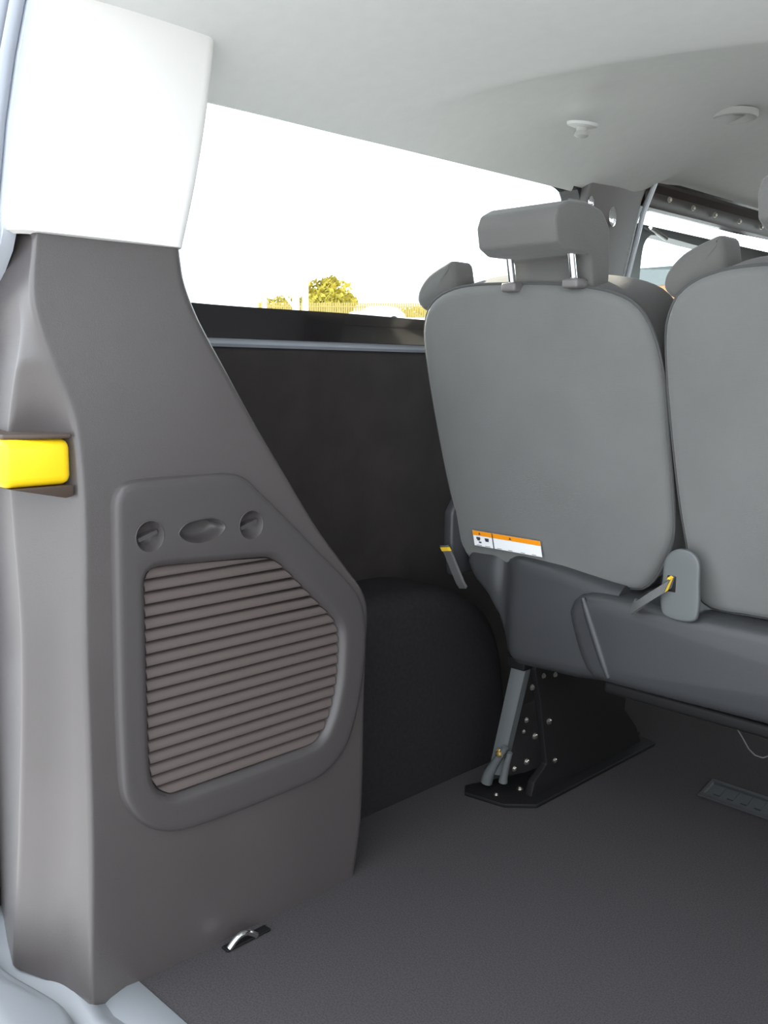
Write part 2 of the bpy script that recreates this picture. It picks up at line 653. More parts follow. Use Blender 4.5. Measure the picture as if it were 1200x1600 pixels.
NX, NYC = 70, 90
ceil_v = []
ys = [0.56 + 1.6 * i / 100 for i in range(100)] + [2.16 + (Y_FRONT - 2.16) * i / 20 for i in range(21)]
rows = []
for y in ys:
    r = []
    lift = 0.0
    if y > 2.02:
        lift = min(1, (y - 2.02) / .18)
        lift = lift * lift * (3 - 2 * lift)
    xe = -1.262 + 0.042 * lift
    for j in range(NX + 1):
        t = j / NX
        t = t ** 1.5 if t < 1 else 1
        x = xe + (XR - .10 - xe) * t
        z = ceil_z(x, y)
        if lift:
            z += 0.045 * lift * math.exp(-(x - xe) / .12)
        r.append(Vector((x, y, z)))
    top = [Vector((p.x, p.y, 1.40)) for p in r[::-1]]
    # rolled edge at the left
    lip = [Vector((xe - .012, y, r[0].z - .004)), Vector((xe - .018, y, r[0].z + .008))]
    rows.append(r + top + lip[::-1])
v, f = loft(rows, closed_u=True, cap=True)
struct(obj('ceiling', v, f, 'headliner', angle=50), 'pale grey moulded headliner')

# outer roof skin closing the shell
v, f = rbox(-1.46, XR + .12, 0.53, Y_FRONT + .1, 1.41, 1.46, .02)
struct(obj('roof', v, f, 'van_paint'), 'outer roof skin')
v, f = join(box(-1.46, -1.24, .53, Y_FRONT + .1, 1.335, 1.42), box(XR - .12, XR + .12, .53, Y_FRONT + .1, 1.335, 1.42))
struct(obj('trim_1', v, f, 'van_paint', smooth=False), 'roof gutter')

# lower side lining, proud of the body, with a ledge that catches the light
prof = []
for z in (0.0, .2, .4, .6, .80, .845):
    prof.append((wall_x(z) + .016, z))
prof += [(wall_x(.855) + .014, .853), (wall_x(.858) + .008, .858), (wall_x(.86) - .004, .8605)]
v, f = side_strip(prof, [0.80 + .1 * i for i in range(14)], .012)
struct(obj('trim_2', v, f, 'side_lining', angle=60), 'matt dark lining board on the body side below the ledge')
# folded ledge rail along the lining's top, sky highlight put into its pale colour
led = []
for i in range(14):
    y = .80 + .1 * i
    x = wall_x(.86)
    led.append([Vector((x + a, y, .860 + b)) for a, b in ((-.002, -.004), (.018, -.006), (.022, -.001), (.020, .003), (.008, .0075), (-.002, .009))])
v, f = loft(led, closed_u=True, cap=True)
struct(obj('trim_3', v, f, 'rubber_seal', angle=50), 'narrow ledge rail under the window, sky highlight put into its pale colour')

# ================================================================= MIDDLE PILLAR AND SLIDING DOOR HEADER
def pil_x(z):
    return wall_x(z) + .020


rows = []
for i in range(13):
    z = .86 + (1.300 - .86) * i / 12
    yl = 1.868 - .004 * math.sin(i / 12 * 3)
    yr = 2.072 + (z - 1.04) * .13
    pr = fillet([(pil_x(z) - .05, yl - .005), (pil_x(z), yl), (pil_x(z) + .006, (yl + yr) / 2), (pil_x(z), yr), (pil_x(z) - .05, yr + .01)],
                [0, .010, .04, .015, 0])
    rows.append([Vector((p.x, p.y, z)) for p in pr])
v, f = loft(rows)
pillar = struct(obj('trim_4', v, f, 'pillar_plastic', angle=60), 'dark middle pillar trim between the two windows')
# bright door seal strip along its front edge
pts = [Vector((pil_x(z) - .002, 2.088 + (z - 1.04) * .13, z)) for z in (.88, .96, 1.04, 1.12, 1.20, 1.285)]
v, f = tube(pts, .0065, 8)
o = obj('seal_strip', v, f, 'jamb_paint', pillar)
# chrome discs added to make the two glints on the pillar
for (px, py, r) in ((907, 318, .007), (942, 340, .013)):
    p = on(px, py, 'x', -1.262)
    p.x = pil_x(p.z) + .004
    v, f = lathe([(0, 0), (r, 0), (r, .004), (r * .7, .007), (0, .008)], p, (1, -.15, .1), 14)
    v = [Vector((q.x, q.y, p.z + (q.z - p.z) * 1.9)) for q in v]
    obj('pillar_glint', v, f, 'chrome', pillar)
# striker bracket at the top front corner
p = on(992, 300, 'x', -1.285)
v, f = join(rbox(p.x - .012, p.x, p.y - .012, p.y + .022, p.z - .07, p.z + .03, .003),
            tube([p + Vector((.004, 0, -.05)), p + Vector((.012, .004, -.03)), p + Vector((.012, .006, 0)), p + Vector((.004, .01, .02))], .004, 8))
obj('striker_bracket', v, f, 'grey_metal', pillar)

# header rail over the sliding door window
rows = []
for i in range(12):
    y = 2.12 + 1.2 * i / 11
    rows.append([Vector((x, y, z)) for x, z in ((-1.205, 1.325), (-1.225, 1.298), (-1.236, 1.288), (-1.232, 1.272), (-1.246, 1.258),
                                                (-1.244, 1.236), (-1.252, 1.222), (-1.275, 1.222), (-1.275, 1.325))])
v, f = loft(rows, closed_u=True, cap=True)
header = struct(obj('trim_5', v, f, 'header_metal', angle=35), 'exposed brown painted door header rail with bolts')
for (px, py) in ((1003, 300), (1047, 312), (1084, 325), (1118, 337), (1156, 349), (1190, 360)):
    p = on(px, py, 'x', -1.236)
    p.z = min(max(p.z, 1.24), 1.285)
    bolt_head('bolt', p + Vector((-.002, 0, 0)), (1, -.2, -.15), .0055, header)

# sliding door standing proud of its opening: daylight shows over its top edge
DX = -1.43
def door_x(z):
    return DX + .10 * max(0, 1.25 - z) * -.35


dt0 = on(985, 346, 'x', DX).z
dl = on(1003, 420, 'x', DX).y
dw = on(1060, 377, 'x', DX).z
dr = on(1146, 400, 'x', DX).y
dh1 = [(dl + .03, .78), ((dl + dr) / 2, .78), (dr - .03, .78), (dr, .82), (dr, dw - .05), (dr - .02, dw - .012), ((dl + dr) / 2, dw), (dl + .045, dw + .002), (dl + .01, dw - .025), (dl, dw - .08), (dl, .82)]
d2 = on(1162, 400, 'x', DX).y
dh2 = [(d2 + .03, .78), (d2 + .25, .78), (d2 + .42, .78), (d2 + .45, .82), (d2 + .45, dw - .1), (d2 + .42, dw - .05), (d2 + .25, dw - .03), (d2 + .03, dw - .015), (d2 + .008, dw - .03), (d2, dw - .08), (d2, .82)]
ysplit = (dr + d2) / 2
dA = hole_panel(dh1, (1.98, ysplit, .74, dt0), door_x, .05, 120)
dB = hole_panel(dh2, (ysplit, d2 + .56, .74, dt0), door_x, .05, 120)
dC = side_strip([(door_x(z), z) for z in (-.1, .3, .74)], [1.98, 2.6, d2 + .56], .05)
door = struct(obj('door_1', *join(dA, dB, dC), 'flare_door_paint', angle=40), 'sliding side door standing slightly open, lens flare put into its grey-green frame colour')
for nm, hh in (('pane', dh1), ('pane', dh2)):
    hh = inset2(resample(hh, 60), -.008)
    V = [Vector((door_x(p.y) - .052, p.x, p.y)) for p in hh] + [Vector((door_x(p.y) - .056, p.x, p.y)) for p in hh]
    n = len(hh)
    obj(nm, V, [(i, (i + 1) % n, n + (i + 1) % n, n + i) for i in range(n)] + [tuple(range(n)), tuple(range(2 * n - 1, n - 1, -1))], 'window_glass', door, smooth=False)
a, b_ = on(1016, 356, 'x', DX + .012), on(1041, 373, 'x', DX + .012)
obj('door_stay', *tube([a, b_], .0065, 8), 'chrome', door)

# ================================================================= REAR PILLAR TRIMS
def face_x(z):
    return smooth_interp([(-.02, -1.048), (.2, -1.053), (.5, -1.066), (.75, -1.082), (.97, -1.10), (1.28, -1.152)], z)


def on_face(px, py, off=0.0):
    x = -1.07
    for _ in range(8):
        p = on(px, py, 'x', x + off)
        x = face_x(p.z)
    return p


# front edge of the lower trim: (z, y) measured down its curve
D_TAB = []
for px, py in ((284, 397), (291, 440), (309, 490), (328, 528), (352, 572), (400, 660), (450, 745), (500, 828), (545, 890), (568, 922), (577, 952),
               (575, 1010), (572, 1100), (567, 1280), (556, 1366)):
    p = on_face(px, py)
    D_TAB.append((p.z, p.y))
C_TAB = [(-.03, .520), (.05, .522), (.23, .531), (.48, .538), (.62, .546), (.70, .547), (.765, .541), (.83, .518), (.875, .505), (.91, .502), (.975, .512)]
B_TAB = []
for px, py in ((40, 500), (25, 580), (12, 690), (18, 780), (34, 1000), (30, 1300), (20, 1500)):
    p = on(px, py, 'y', .490)
    B_TAB.append((p.z, p.x))

# outlines of the access cover that sits in this trim: outer rim and louvre opening
OUT_PX = [(176, 800), (177, 782), (184, 764), (201, 754), (228, 750), (290, 745), (352, 741), (368, 743), (384, 750), (402, 768), (450, 815), (500, 867),
          (545, 914), (559, 936), (566, 962), (568, 1000), (563, 1060), (552, 1120), (540, 1158), (524, 1185), (498, 1211), (470, 1225), (420, 1246),
          (350, 1273), (292, 1293), (265, 1297), (240, 1293), (215, 1279), (199, 1259), (190, 1238), (186, 1190), (182, 1100), (178, 930)]
IN_PX = [(226, 915), (227, 901), (235, 891), (250, 886), (300, 881), (360, 876), (412, 872), (426, 874), (440, 884), (470, 914), (500, 945), (521, 968),
         (528, 985), (529, 1010), (526, 1060), (519, 1100), (509, 1132), (499, 1151), (484, 1163), (440, 1180), (380, 1202), (320, 1223), (278, 1238), (262, 1239),
         (247, 1232), (238, 1217), (234, 1190), (231, 1110), (228, 1000)]
N_C = 140
out2 = [Vector((p.y, p.z)) for p in (on_face(*q) for q in OUT_PX)]
in2 = [Vector((p.y, p.z)) for p in (on_face(*q) for q in IN_PX)]
out2 = resample(out2, N_C)
in2 = resample(in2, N_C)


rows = []
NZ = 110
for i in range(NZ + 1):
    z = -.012 + (.974 + .012) * i / NZ
    xf = face_x(z)
    yc = smooth_interp(C_TAB, z)
    yd = smooth_interp(D_TAB, z)
    k = min(1, max(0, (.905 - z) / .09))        # how crisp the two jamb ridges are
    k = k * k * (3 - 2 * k)
    xb = min(smooth_interp(B_TAB, z), xf - .026)
    xb = xb * k + (xf - .030) * (1 - k)
    yb = .490 * k + (yc - .001) * (1 - k)
    kk = k * min(1, max(0, (xf - xb - .026) / .055))
    mx_, my_ = (xb + xf) / 2 - .006 * kk, (yb + yc) / 2 + .011 * kk
    pl = [(-1.40, .50 + .045 * k), (xb, yb), (mx_, my_), (xf - .002, yc), (xf, yd), (xf - .03, yd + .008), (-1.345, yd + .03)]
    pts = fillet(pl, [0, .008 + .02 * (1 - k), .03, .0065 + .014 * (1 - k), .013, .010, 0], 6)
    pts = pts[:22] + [pts[21].lerp(pts[22], (q + 1) / 61) for q in range(60)] + pts[22:]
    rows.append([Vector((p.x, p.y, z)) for p in pts])
# top edge turned in towards the body
last = rows[-1]
rows.append([Vector((p.x - .010, p.y + .006 * (1 if p.y < .6 else -1), p.z + .004)) for p in last])
rows.append([Vector((p.x - .03, p.y + .015 * (1 if p.y < .6 else -1), p.z + .001)) for p in last])
v, f = loft(rows)
# opening in the moulding behind the access cover
rim2 = [a.lerp(b, .35) for a, b in zip(out2, in2)]


def inside(poly, y, z):
    c = False
    n_ = len(poly)
    for i_ in range(n_):
        a, b = poly[i_], poly[(i_ + 1) % n_]
        if (a.y > z) != (b.y > z) and y < a.x + (b.x - a.x) * (z - a.y) / (b.y - a.y):
            c = not c
    return c


def in_opening(q):
    c = sum((v[k] for k in q), Vector((0, 0, 0))) / len(q)
    return abs(c.x - face_x(c.z)) < .006 and inside(rim2, c.y, c.z)


f = [q for q in f if not in_opening(q)]
lower_trim = thing('pillar_trim_panel', 'tall dark charcoal plastic lower pillar trim left of the load floor', 'trim panel', (-1.10, .75, 0))
obj('moulding', v, f, 'charcoal_plastic', lower_trim, angle=60)

# upper cream trim
rows = []
for i in range(25):
    t = i / 24
    z = .976 + (1.285 - .976) * t
    xf = face_x(z) + .002
    yl = .481 + .072 * t
    yd = .714 + .095 * t + .006 * math.sin(t * 3.1)
    pl = [(-1.30, yl + .02), (xf - .025, yl + .002), (xf, yl + .012), (xf + .004, (yl + yd) / 2), (xf, yd), (xf - .03, yd + .012), (-1.27, yd + .035)]
    pts = fillet(pl, [0, .01, .012, .06, .022, .012, 0], 5)
    rows.append([Vector((p.x, p.y, z)) for p in pts])
v, f = loft(rows)
v2 = [[Vector((p.x - .012, p.y + (.008 if p.y < .6 else -.008), p.z - .003)) for p in rows[0]], rows[0]]
v, f = join((v, f), loft(v2))
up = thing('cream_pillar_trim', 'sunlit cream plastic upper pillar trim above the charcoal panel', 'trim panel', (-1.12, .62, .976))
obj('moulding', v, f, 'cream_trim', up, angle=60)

# rear door aperture: painted flange, rubber seal, lens flare put into their pale colours
ap = thing('door_seal', 'door seal strip running up beside the cream trim, lens flare put into its pale blue-grey', 'seal', (-1.12, .46, .6))
def ap_pts(dx, dy):
    out = []
    for z, x, y in ((.0, -1.33, .49), (.4, -1.33, .49), (.74, -1.33, .49), (.82, -1.29, .488), (.88, -1.225, .484), (.925, -1.165, .480), (.955, -1.125, .477), (.972, -1.112, .476), (1.02, -1.113, .480), (1.10, -1.125, .496), (1.18, -1.137, .516), (1.24, -1.147, .534), (1.30, -1.158, .553), (1.36, -1.17, .575)):
        out.append(Vector((x + dx, y + dy, z)))
    return out
v, f = tube(ap_pts(-.012, -.006), .0085, 10)
obj('bead', v, f, 'rubber_seal', ap)
v, f = tube(ap_pts(-.038, -.012), .010, 10)
obj('bead', v, f, 'rubber_seal', ap)
rows = []
for a, b in zip(ap_pts(-.002, .004), ap_pts(-.16, .0)):
    rows.append([a, a.lerp(b, .3) + Vector((0, -.003, 0)), a.lerp(b, .6), b, b + Vector((0, .02, 0)), a + Vector((-.01, .02, 0))])
v, f = loft(rows, closed_u=True, cap=True)
obj('flange', v, f, 'jamb_paint', ap, angle=40)

# yellow catch on the jamb
cat = thing('door_check_catch', 'bright yellow plastic catch on the rear door jamb', 'door catch', (-1.12, .50, .66))
v, f = rbox(-1.24, -1.084, .452, .540, .676, .733, .012, 4)
obj('catch_body', v, f, 'yellow_plastic', cat)
v, f = prism([(-1.24, .458), (-1.10, .462), (-1.088, .49), (-1.078, .537), (-1.24, .54)], 'z', .733, .739, .002)
obj('cover_plate', v, f, 'dark_brown_plastic', cat)
v, f = prism([(.462, .6755), (.54, .6755), (.54, .662), (.530, .660)], 'x', -1.24, -1.083, .0015)
obj('bracket', v, f, 'dark_brown_plastic', cat)

# ================================================================= ACCESS COVER WITH LOUVRES
cover = thing('access_cover', 'removable storage cover with louvred grille and two twist fasteners', 'access cover', (-1.05, .85, .2))
def cov(yz, d):
    return Vector((face_x(yz.y) + d, yz.x, yz.y))


rows = []
for o_, d_ in ((-.004, -.006), (-.002, -.001), (.0, .004), (.0015, .0065), (.0045, .008), (.010, .0085)):
    rows.append([cov(p, d_) for p in inset2(out2, o_)])
mid_o = inset2(out2, .010)
mid_i = inset2(in2, -.012)
for t in (.25, .5, .75, 1.0):
    rows.append([cov(a.lerp(b, t), .0085) for a, b in zip(mid_o, mid_i)])
for o_, d_ in ((-.008, .0075), (-.004, .004), (-.001, -.001), (.0, -.010)):
    rows.append([cov(p, d_) for p in inset2(in2, o_)])
rows.append([cov(p, -.0125) for p in in2])
rows.append([cov(p, -.0125) for p in inset2(out2, -.003)])
v, f = loft(rows, closed_u=True, closed_v=True)
frame = obj('cover_frame', v, f, 'cover_plastic', cover, angle=60)

# cut the fastener and finger holes right through the frame
FAST = [on_face(229, 837), on_face(387, 819)]
GRIP = on_face(311, 828)
cutters = []
for p in FAST:
    v, f = loft([[p + Vector((dx, .0205 * math.cos(a), .0205 * math.sin(a))) for a in [2 * math.pi * k / 40 for k in range(40)]] for dx in (-.05, .05)],
                closed_u=True, cap=True)
    cutters.append(obj('cutter', v, f, 'cover_plastic'))
GW, GH = .037, .016
grip2 = [Vector((GW * 1.0 * a, GH * b)) for a, b in ((-1, 0), (-.72, .72), (-.4, .92), (.3, 1.0), (.68, .8), (1, .1), (.75, -.55), (.35, -.92), (-.2, -1), (-.7, -.7))]
grip2 = resample(grip2, 48)
v, f = loft([[GRIP + Vector((dx, q.x, q.y)) for q in grip2] for dx in (-.05, .05)], closed_u=True, cap=True)
cutters.append(obj('cutter', v, f, 'cover_plastic'))
bpy.context.view_layer.update()
for c_ in cutters:
    md = frame.modifiers.new('cut', 'BOOLEAN')
    md.operation = 'DIFFERENCE'
    md.solver = 'EXACT'
    md.object = c_
bpy.context.view_layer.update()
dg = bpy.context.evaluated_depsgraph_get()
me2 = bpy.data.meshes.new_from_object(frame.evaluated_get(dg))
frame.modifiers.clear()
frame.data = me2
frame.data.name = 'cover_frame'
me2.polygons.foreach_set('use_smooth', [True] * len(me2.polygons))
me2.set_sharp_from_angle(angle=math.radians(50))
for c_ in cutters:
    bpy.data.objects.remove(c_, do_unlink=True)

# recessed back board behind the louvres
rows = [[cov(p, d_) for p in inset2(in2, o_)] for o_, d_ in ((-.002, -.0105), (-.002, -.013))]
v, f = loft(rows, closed_u=True, cap=True)
obj('back_board', v, f, 'cover_plastic', cover, smooth=False)


def span(poly, z):
    xs = []
    n = len(poly)
    for i in range(n):
        a, b = poly[i], poly[(i + 1) % n]
        if (a.y - z) * (b.y - z) < 0:
            xs.append(a.x + (b.x - a.x) * (z - a.y) / (b.y - a.y))
    return (min(xs), max(xs)) if len(xs) >= 2 else None


z_lo, z_hi = min(p.y for p in in2), max(p.y for p in in2)
PITCH = 0.01655
z = z_hi - PITCH * .42
while z > z_lo + .004:
    hw = PITCH * .47
    secs = []
    for kz, d_ in ((1.0, -.0105), (.90, -.0085), (.78, -.0052), (.5, -.0030), (.0, -.0012), (-.5, -.0000), (-.74, -.0008), (-.86, -.0040), (-.90, -.0105)):
        secs.append((z + hw * kz, d_))
    lo, hi = [], []
    ok = True
    for zz, d_ in secs:
        s = span(in2, min(max(zz, z_lo + .001), z_hi - .001))
        if not s or s[1] - s[0] < .01:
            s = span(in2, z)
        lo.append(Vector((face_x(zz) + d_, s[0] + .0005, zz)))
        hi.append(Vector((face_x(zz) + d_, s[1] - .0005, zz)))
    rows = [lo, [a.lerp(b, .5) for a, b in zip(lo, hi)], hi]
    v, f = loft(rows, closed_u=True, cap=True)
    obj('slat', v, f, 'slat_plastic', cover, angle=50)
    z -= PITCH

# twist fasteners: dished cup with a raised grip bar
for p in FAST:
    prof = [(.0215, .0088), (.0205, .0092), (.0195, .0075), (.0175, .001), (.013, -.006), (.007, -.0085), (0, -.009)]
    v, f = lathe(prof, p, (1, 0, 0), 36)
    cup = obj('twist_fastener', v, f, 'cover_plastic', cover, angle=60)
    bar_dir = Vector((0, math.cos(.30), math.sin(.30)))
    nrm = Vector((0, -math.sin(.30), math.cos(.30)))
    V0 = []
    for s_, w_, h_ in ((-.0165, .0022, .0005), (-.0145, .0028, .0035), (.0, .003, .004), (.0145, .0028, .0035), (.0165, .0022, .0005)):
        c0 = p + bar_dir * s_
        V0.append([c0 + nrm * w_ + Vector((-.009, 0, 0)), c0 + nrm * w_ * .9 + Vector((h_, 0, 0)), c0 - nrm * w_ * .9 + Vector((h_, 0, 0)), c0 - nrm * w_ + Vector((-.009, 0, 0))])
    v, f = loft(V0, closed_u=True, cap=True)
    obj('grip_bar', v, f, 'cover_plastic', cup, angle=50)
# finger grip: hollow scoop
rows = []
for k, d_ in ((1.04, .0087), (1.0, .0092), (.95, .007), (.86, -.002), (.72, -.010), (.5, -.0115), (.02, -.0118)):
    rows.append([GRIP + Vector((d_, q.x * k, q.y * k + (.002 if k < .8 else 0))) for q in grip2])
v, f = loft(rows, closed_u=True, cap=False)
obj('finger_scoop', v, f, 'cover_plastic', cover, angle=60)

# bright tie-down eye at the foot of the trim
p = on(378, 1463, 'z', .012)
td = thing('tie_down_eye', 'small bright metal tie-down eye at the foot of the charcoal trim', 'tie-down', (p.x, p.y, 0))
v, f = rbox(p.x - .012, p.x + .004, p.y - .028, p.y + .05, 0.0, .004, .002)
obj('base_plate', v, f, 'black_metal', td)
pts = [p + Vector((.002, -.024 + .048 * k / 10, -.008 + .013 * math.sin(math.pi * k / 10))) for k in range(11)]
v, f = tube(pts, .0045, 10)
obj('ring', v, f, 'chrome', td)

# ================================================================= LOAD SILL
prof = [(.592, -.012), (.590, .002), (.572, .0035), (.556, -.002), (.548, -.006), (.538, -.003), (.530, .001), (.520, -.001), (.508, -.014), (.470, -.022), (.430, -.024), (.405, -.028), (.395, -.05), (.395, -.20), (.45, -.20), (.55, -.06)]
rows = []
for x in [-1.46 + .04 * i for i in range(50)]:
    wob = .012 * math.exp(-((x + 1.02) / .05) ** 2)
    rows.append([Vector((x, y - (wob if y < .56 else 0), z)) for y, z in prof])
v, f = loft(rows, closed_u=True, cap=True)
struct(obj('trim_6', v, f, 'sill_plastic', angle=40), 'pale ribbed plastic load sill at the rear opening')
# rounded corner boss of the sill below the jamb
o2 = resample([Vector((-1.36, .40)), Vector((-1.10, .40)), Vector((-1.03, .415)), Vector((-1.0, .45)), Vector((-1.02, .485)), Vector((-1.08, .497)), Vector((-1.2, .475)), Vector((-1.36, .47))], 60)
v, f = puff([Vector((p.x, p.y)) for p in o2], lambda u, w, d: Vector((u, w, .004 - d)), .04, .014, crown=.006)
cb = tag(obj('sill_corner_cap', v, f, 'sill_plastic'), 'pale moulded cap on the load sill below the jamb', 'sill cap')

# ================================================================= WHEEL ARCH
rows = []
NA = 36
for i in range(NA + 1):
    a = 1.0 + (math.pi - 1.0) * i / NA
    cc, ss = math.cos(a), max(0.0, math.sin(a))
    yy = 1.225 - .335 * math.copysign(abs(cc) ** .62, cc)
    zz = .402 * ss ** .62
    r = .045
    pr = [(-1.345, 0), (-1.20 - .035, 0), (-1.195, -.012), (-1.186, -.04), (-1.183, -.10)]
    row = [Vector((x, yy + (1.225 - yy) * (-dz) * .6, max(0.0005, zz + dz))) for x, dz in pr]
    row.append(Vector((-1.183, yy + (1.225 - yy) * .35, max(0.0003, zz * .45))))
    row.append(Vector((-1.184, yy + (1.225 - yy) * .35 * .9, 0.0)))
    rows.append(row)
v, f = loft(rows)
arch = tag(obj('wheel_arch', v, f, 'arch_carpet', angle=60), 'dark carpeted wheel arch hump between the trim and the seats', 'wheel arch')

# ================================================================= BENCH SEAT
bench = thing('bench_seat', 'dark grey fabric bench seat seen from behind', 'seat', (-.45, 1.55, 0))
TILT = math.radians(15.0)
B0 = Vector((0, 1.325, .50))                      # foot of the backrests' rear face
BU = Vector((0, -math.sin(TILT), math.cos(TILT)))  # up along the backrest
BN = Vector((0, math.cos(TILT), math.sin(TILT)))   # into the backrest (forwards)


def bframe(u, v, d):
    return Vector((u, 0, 0)) + B0 + BU * v + BN * d


def on_back(px, py):
    p = on_plane(px, py, B0, BN)
    return Vector((p.x, (p - B0).dot(BU)))


BACK_PX = [(657, 520), (664, 585), (678, 668), (694, 750), (707, 805), (716, 850), (735, 879), (780, 889), (832, 897), (920, 911), (995, 924), (1018, 908), (1040, 866), (1047, 830),
           (1044, 760), (1038, 690), (1030, 590), (1018, 533), (1000, 494), (978, 472), (945, 458), (900, 450), (840, 446), (750, 447), (710, 452), (682, 464), (664, 484)]
back2 = resample([on_back(*q) for q in BACK_PX], 120)
SEAT_DX = 0.464
for k in range(3):
    dx = SEAT_DX * k
    poly = [Vector((p.x + dx, p.y)) for p in back2]
    v, f = puff(poly, bframe, .115, .016, crown=.010, rings=8, crown_back=.012)
    b = obj('backrest', v, f, 'seat_fabric', bench, angle=70)
    # side panels of darker cloth: everything deeper than the rear skin
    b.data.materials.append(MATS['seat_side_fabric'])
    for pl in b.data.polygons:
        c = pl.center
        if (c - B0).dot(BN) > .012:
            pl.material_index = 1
    ring = [bframe(p.x, p.y, .012) for p in inset2(poly, -.0005)]
    v, f = tube(ring + ring[:2], .0026, 6, cap=False)
    obj('piping', v, f, 'piping', b)
    if k == 0:
        back_one = b

# warning label on the first backrest
La, Lb, Lc, Ld = on_back(743, 825), on_back(849, 843), on_back(851, 866), on_back(752, 851)
u0, u1 = La.x, Lb.x
v1_, v0_ = (La.y + Lb.y) / 2, (Lc.y + Ld.y) / 2
LV, LF, LM = [], [], []


def lq(ua, ub, va, vb, m, d):
    def pt(s, t):
        u = u0 + (u1 - u0) * s
        vv = v0_ + (v1_ - v0_) * t
        return bframe(u, vv, d)
    k = len(LV)
    LV.extend([pt(ua, va), pt(ub, va), pt(ub, vb), pt(ua, vb)])
    LF.append((k, k + 1, k + 2, k + 3))
    LM.append(m)


D0 = -.0092
lq(0, 1, 0, 1, 0, D0)
lq(0, 1, .70, 1, 1, D0 - .0004)
lq(.295, .31, 0, 1, 2, D0 - .0008)
for s in (.09, .55):                              # warning triangles in the orange band
    k = len(LV)
    for a, b_ in ((s, .78), (s + .035, .78), (s + .0175, .94)):
        LV.append(bframe(u0 + (u1 - u0) * a, v0_ + (v1_ - v0_) * b_, D0 - .0008))
    LF.append((k, k + 1, k + 2))
    LM.append(2)
for s0, s1, t0, t1 in ((.05, .11, .46, .60), (.06, .10, .38, .46), (.18, .24, .46, .60), (.185, .235, .38, .46), (.08, .12, .22, .32), (.04, .12, .05, .08), (.17, .25, .05, .08),
                       (.35, .42, .05, .08), (.52, .58, .05, .08), (.70, .76, .05, .08), (.86, .92, .05, .08)):
    lq(s0, s1, t0, t1, 2, D0 - .0008)
me = bpy.data.meshes.new('warning_label')
me.from_pydata([tuple(p) for p in LV], [], LF)
for m in ('label_white', 'label_orange', 'label_ink'):
    me.materials.append(MATS[m])
me.polygons.foreach_set('material_index', LM)
lab = bpy.data.objects.new('warning_label', me)
COL.objects.link(lab)
lab.parent = back_one
lab['label'] = 'white warning label with orange header band'


# headrests: block with a pad that drops down in front of the posts
def headrest(dx):
    # side profile (y, z)
    pr = [(1.128, 1.000), (1.122, 1.030), (1.130, 1.048), (1.155, 1.060), (1.20, 1.063), (1.240, 1.056), (1.262, 1.035), (1.268, .98), (1.266, .935), (1.224, .932),
          (1.216, .985), (1.208, .991), (1.15, .990)]
    v, f = prism(pr, 'x', -.940 + dx, -.797 + dx, .013, 4)
    h = obj('headrest', v, f, 'headrest_fabric', bench, angle=50)
    for x in (-.932, -.818):
        v, f = tube([(x + dx, 1.207, .944), (x + dx, 1.194, .997)], .006, 12)
        obj('post', v, f, 'chrome', h)
        v, f = rbox(x + dx - .014, x + dx + .014, 1.192, 1.224, .942, .956, .004)
        obj('post_guide', v, f, 'pillar_plastic', h)


headrest(0)
headrest(SEAT_DX - .036)
headrest(2 * SEAT_DX - .036)


# shoulder pads at the upper left corner of each backrest
for k in range(3):
    dx = SEAT_DX * k
    pts = [(-1.160, .924), (-1.177, .938), (-1.176, .955), (-1.164, .972), (-1.146, .986), (-1.112, 1.000), (-1.092, 1.004), (-1.086, .985), (-1.086, .924)]
    poly = resample([Vector(p) for p in pts], 64)
    poly = [Vector((p.x + dx * 1.035, p.y)) for p in poly]
    v, f = puff(poly, lambda u, w, d: Vector((u, 1.243 + d - (w - .95) * .10, w)), .062, .014, crown=.004)
    obj('shoulder_pad', v, f, 'headrest_fabric', bench, angle=60)

# cushions in front of the backrests
for k in range(3):
    dx = SEAT_DX * k
    v, f = rbox(-1.14 + dx, -.695 + dx, 1.44, 1.90, .36, .50, .035, 4)
    obj('seat_cushion', v, f, 'seat_fabric', bench)

# plastic covers behind the cushion
def cover_slab(name, pxs, y, depth, r, crown, n=100):
    o2 = resample([Vector((p.x, p.z)) for p in (on(*q, 'y', y) for q in pxs)], n)
    v, f = puff(o2, lambda u, w, d: Vector((u, y + d + (.46 - w) * .10, w)), depth, r, crown=crown)
    return obj(name, v, f, 'seat_plastic', bench, angle=60)


yC = 1.29
zt, zb = .463, .318
o2 = [Vector(p) for p in ((-.868, .425), (-.858, .448), (-.838, .461), (-.80, .465), (-.6, .463), (-.2, .462), (.20, .46), (.25, .44), (.25, .34), (.2, .322), (-.2, .322), (-.5, .320), (-.75, .316), (-.82, .318), (-.835, .332), (-.853, .37))]
o2 = resample(o2, 120)
v, f = puff(o2, lambda u, w, d: Vector((u, yC + d + (.46 - w) * .06, w)), .20, .022, crown=.004)
obj('base_cover', v, f, 'seat_plastic', bench, angle=60)
# pressed rib on it
rb = [Vector((-.822 + .026 * k / 8 + .004 * math.sin(k), yC + (.46 - zz) * .06 - .0005, zz)) for k, zz in enumerate([.455 - .125 * i / 8 for i in range(9)])]
rb = [Vector((-.835 + .05 * k / 8, yC + (.46 - (.455 - .125 * k / 8)) * .06 + .0015, .455 - .125 * k / 8)) for k in range(9)]
v, f = tube(rb, [.004, .006, .007, .007, .007, .007, .007, .006, .004], 10)
obj('pressed_rib', v, f, 'seat_plastic', bench)
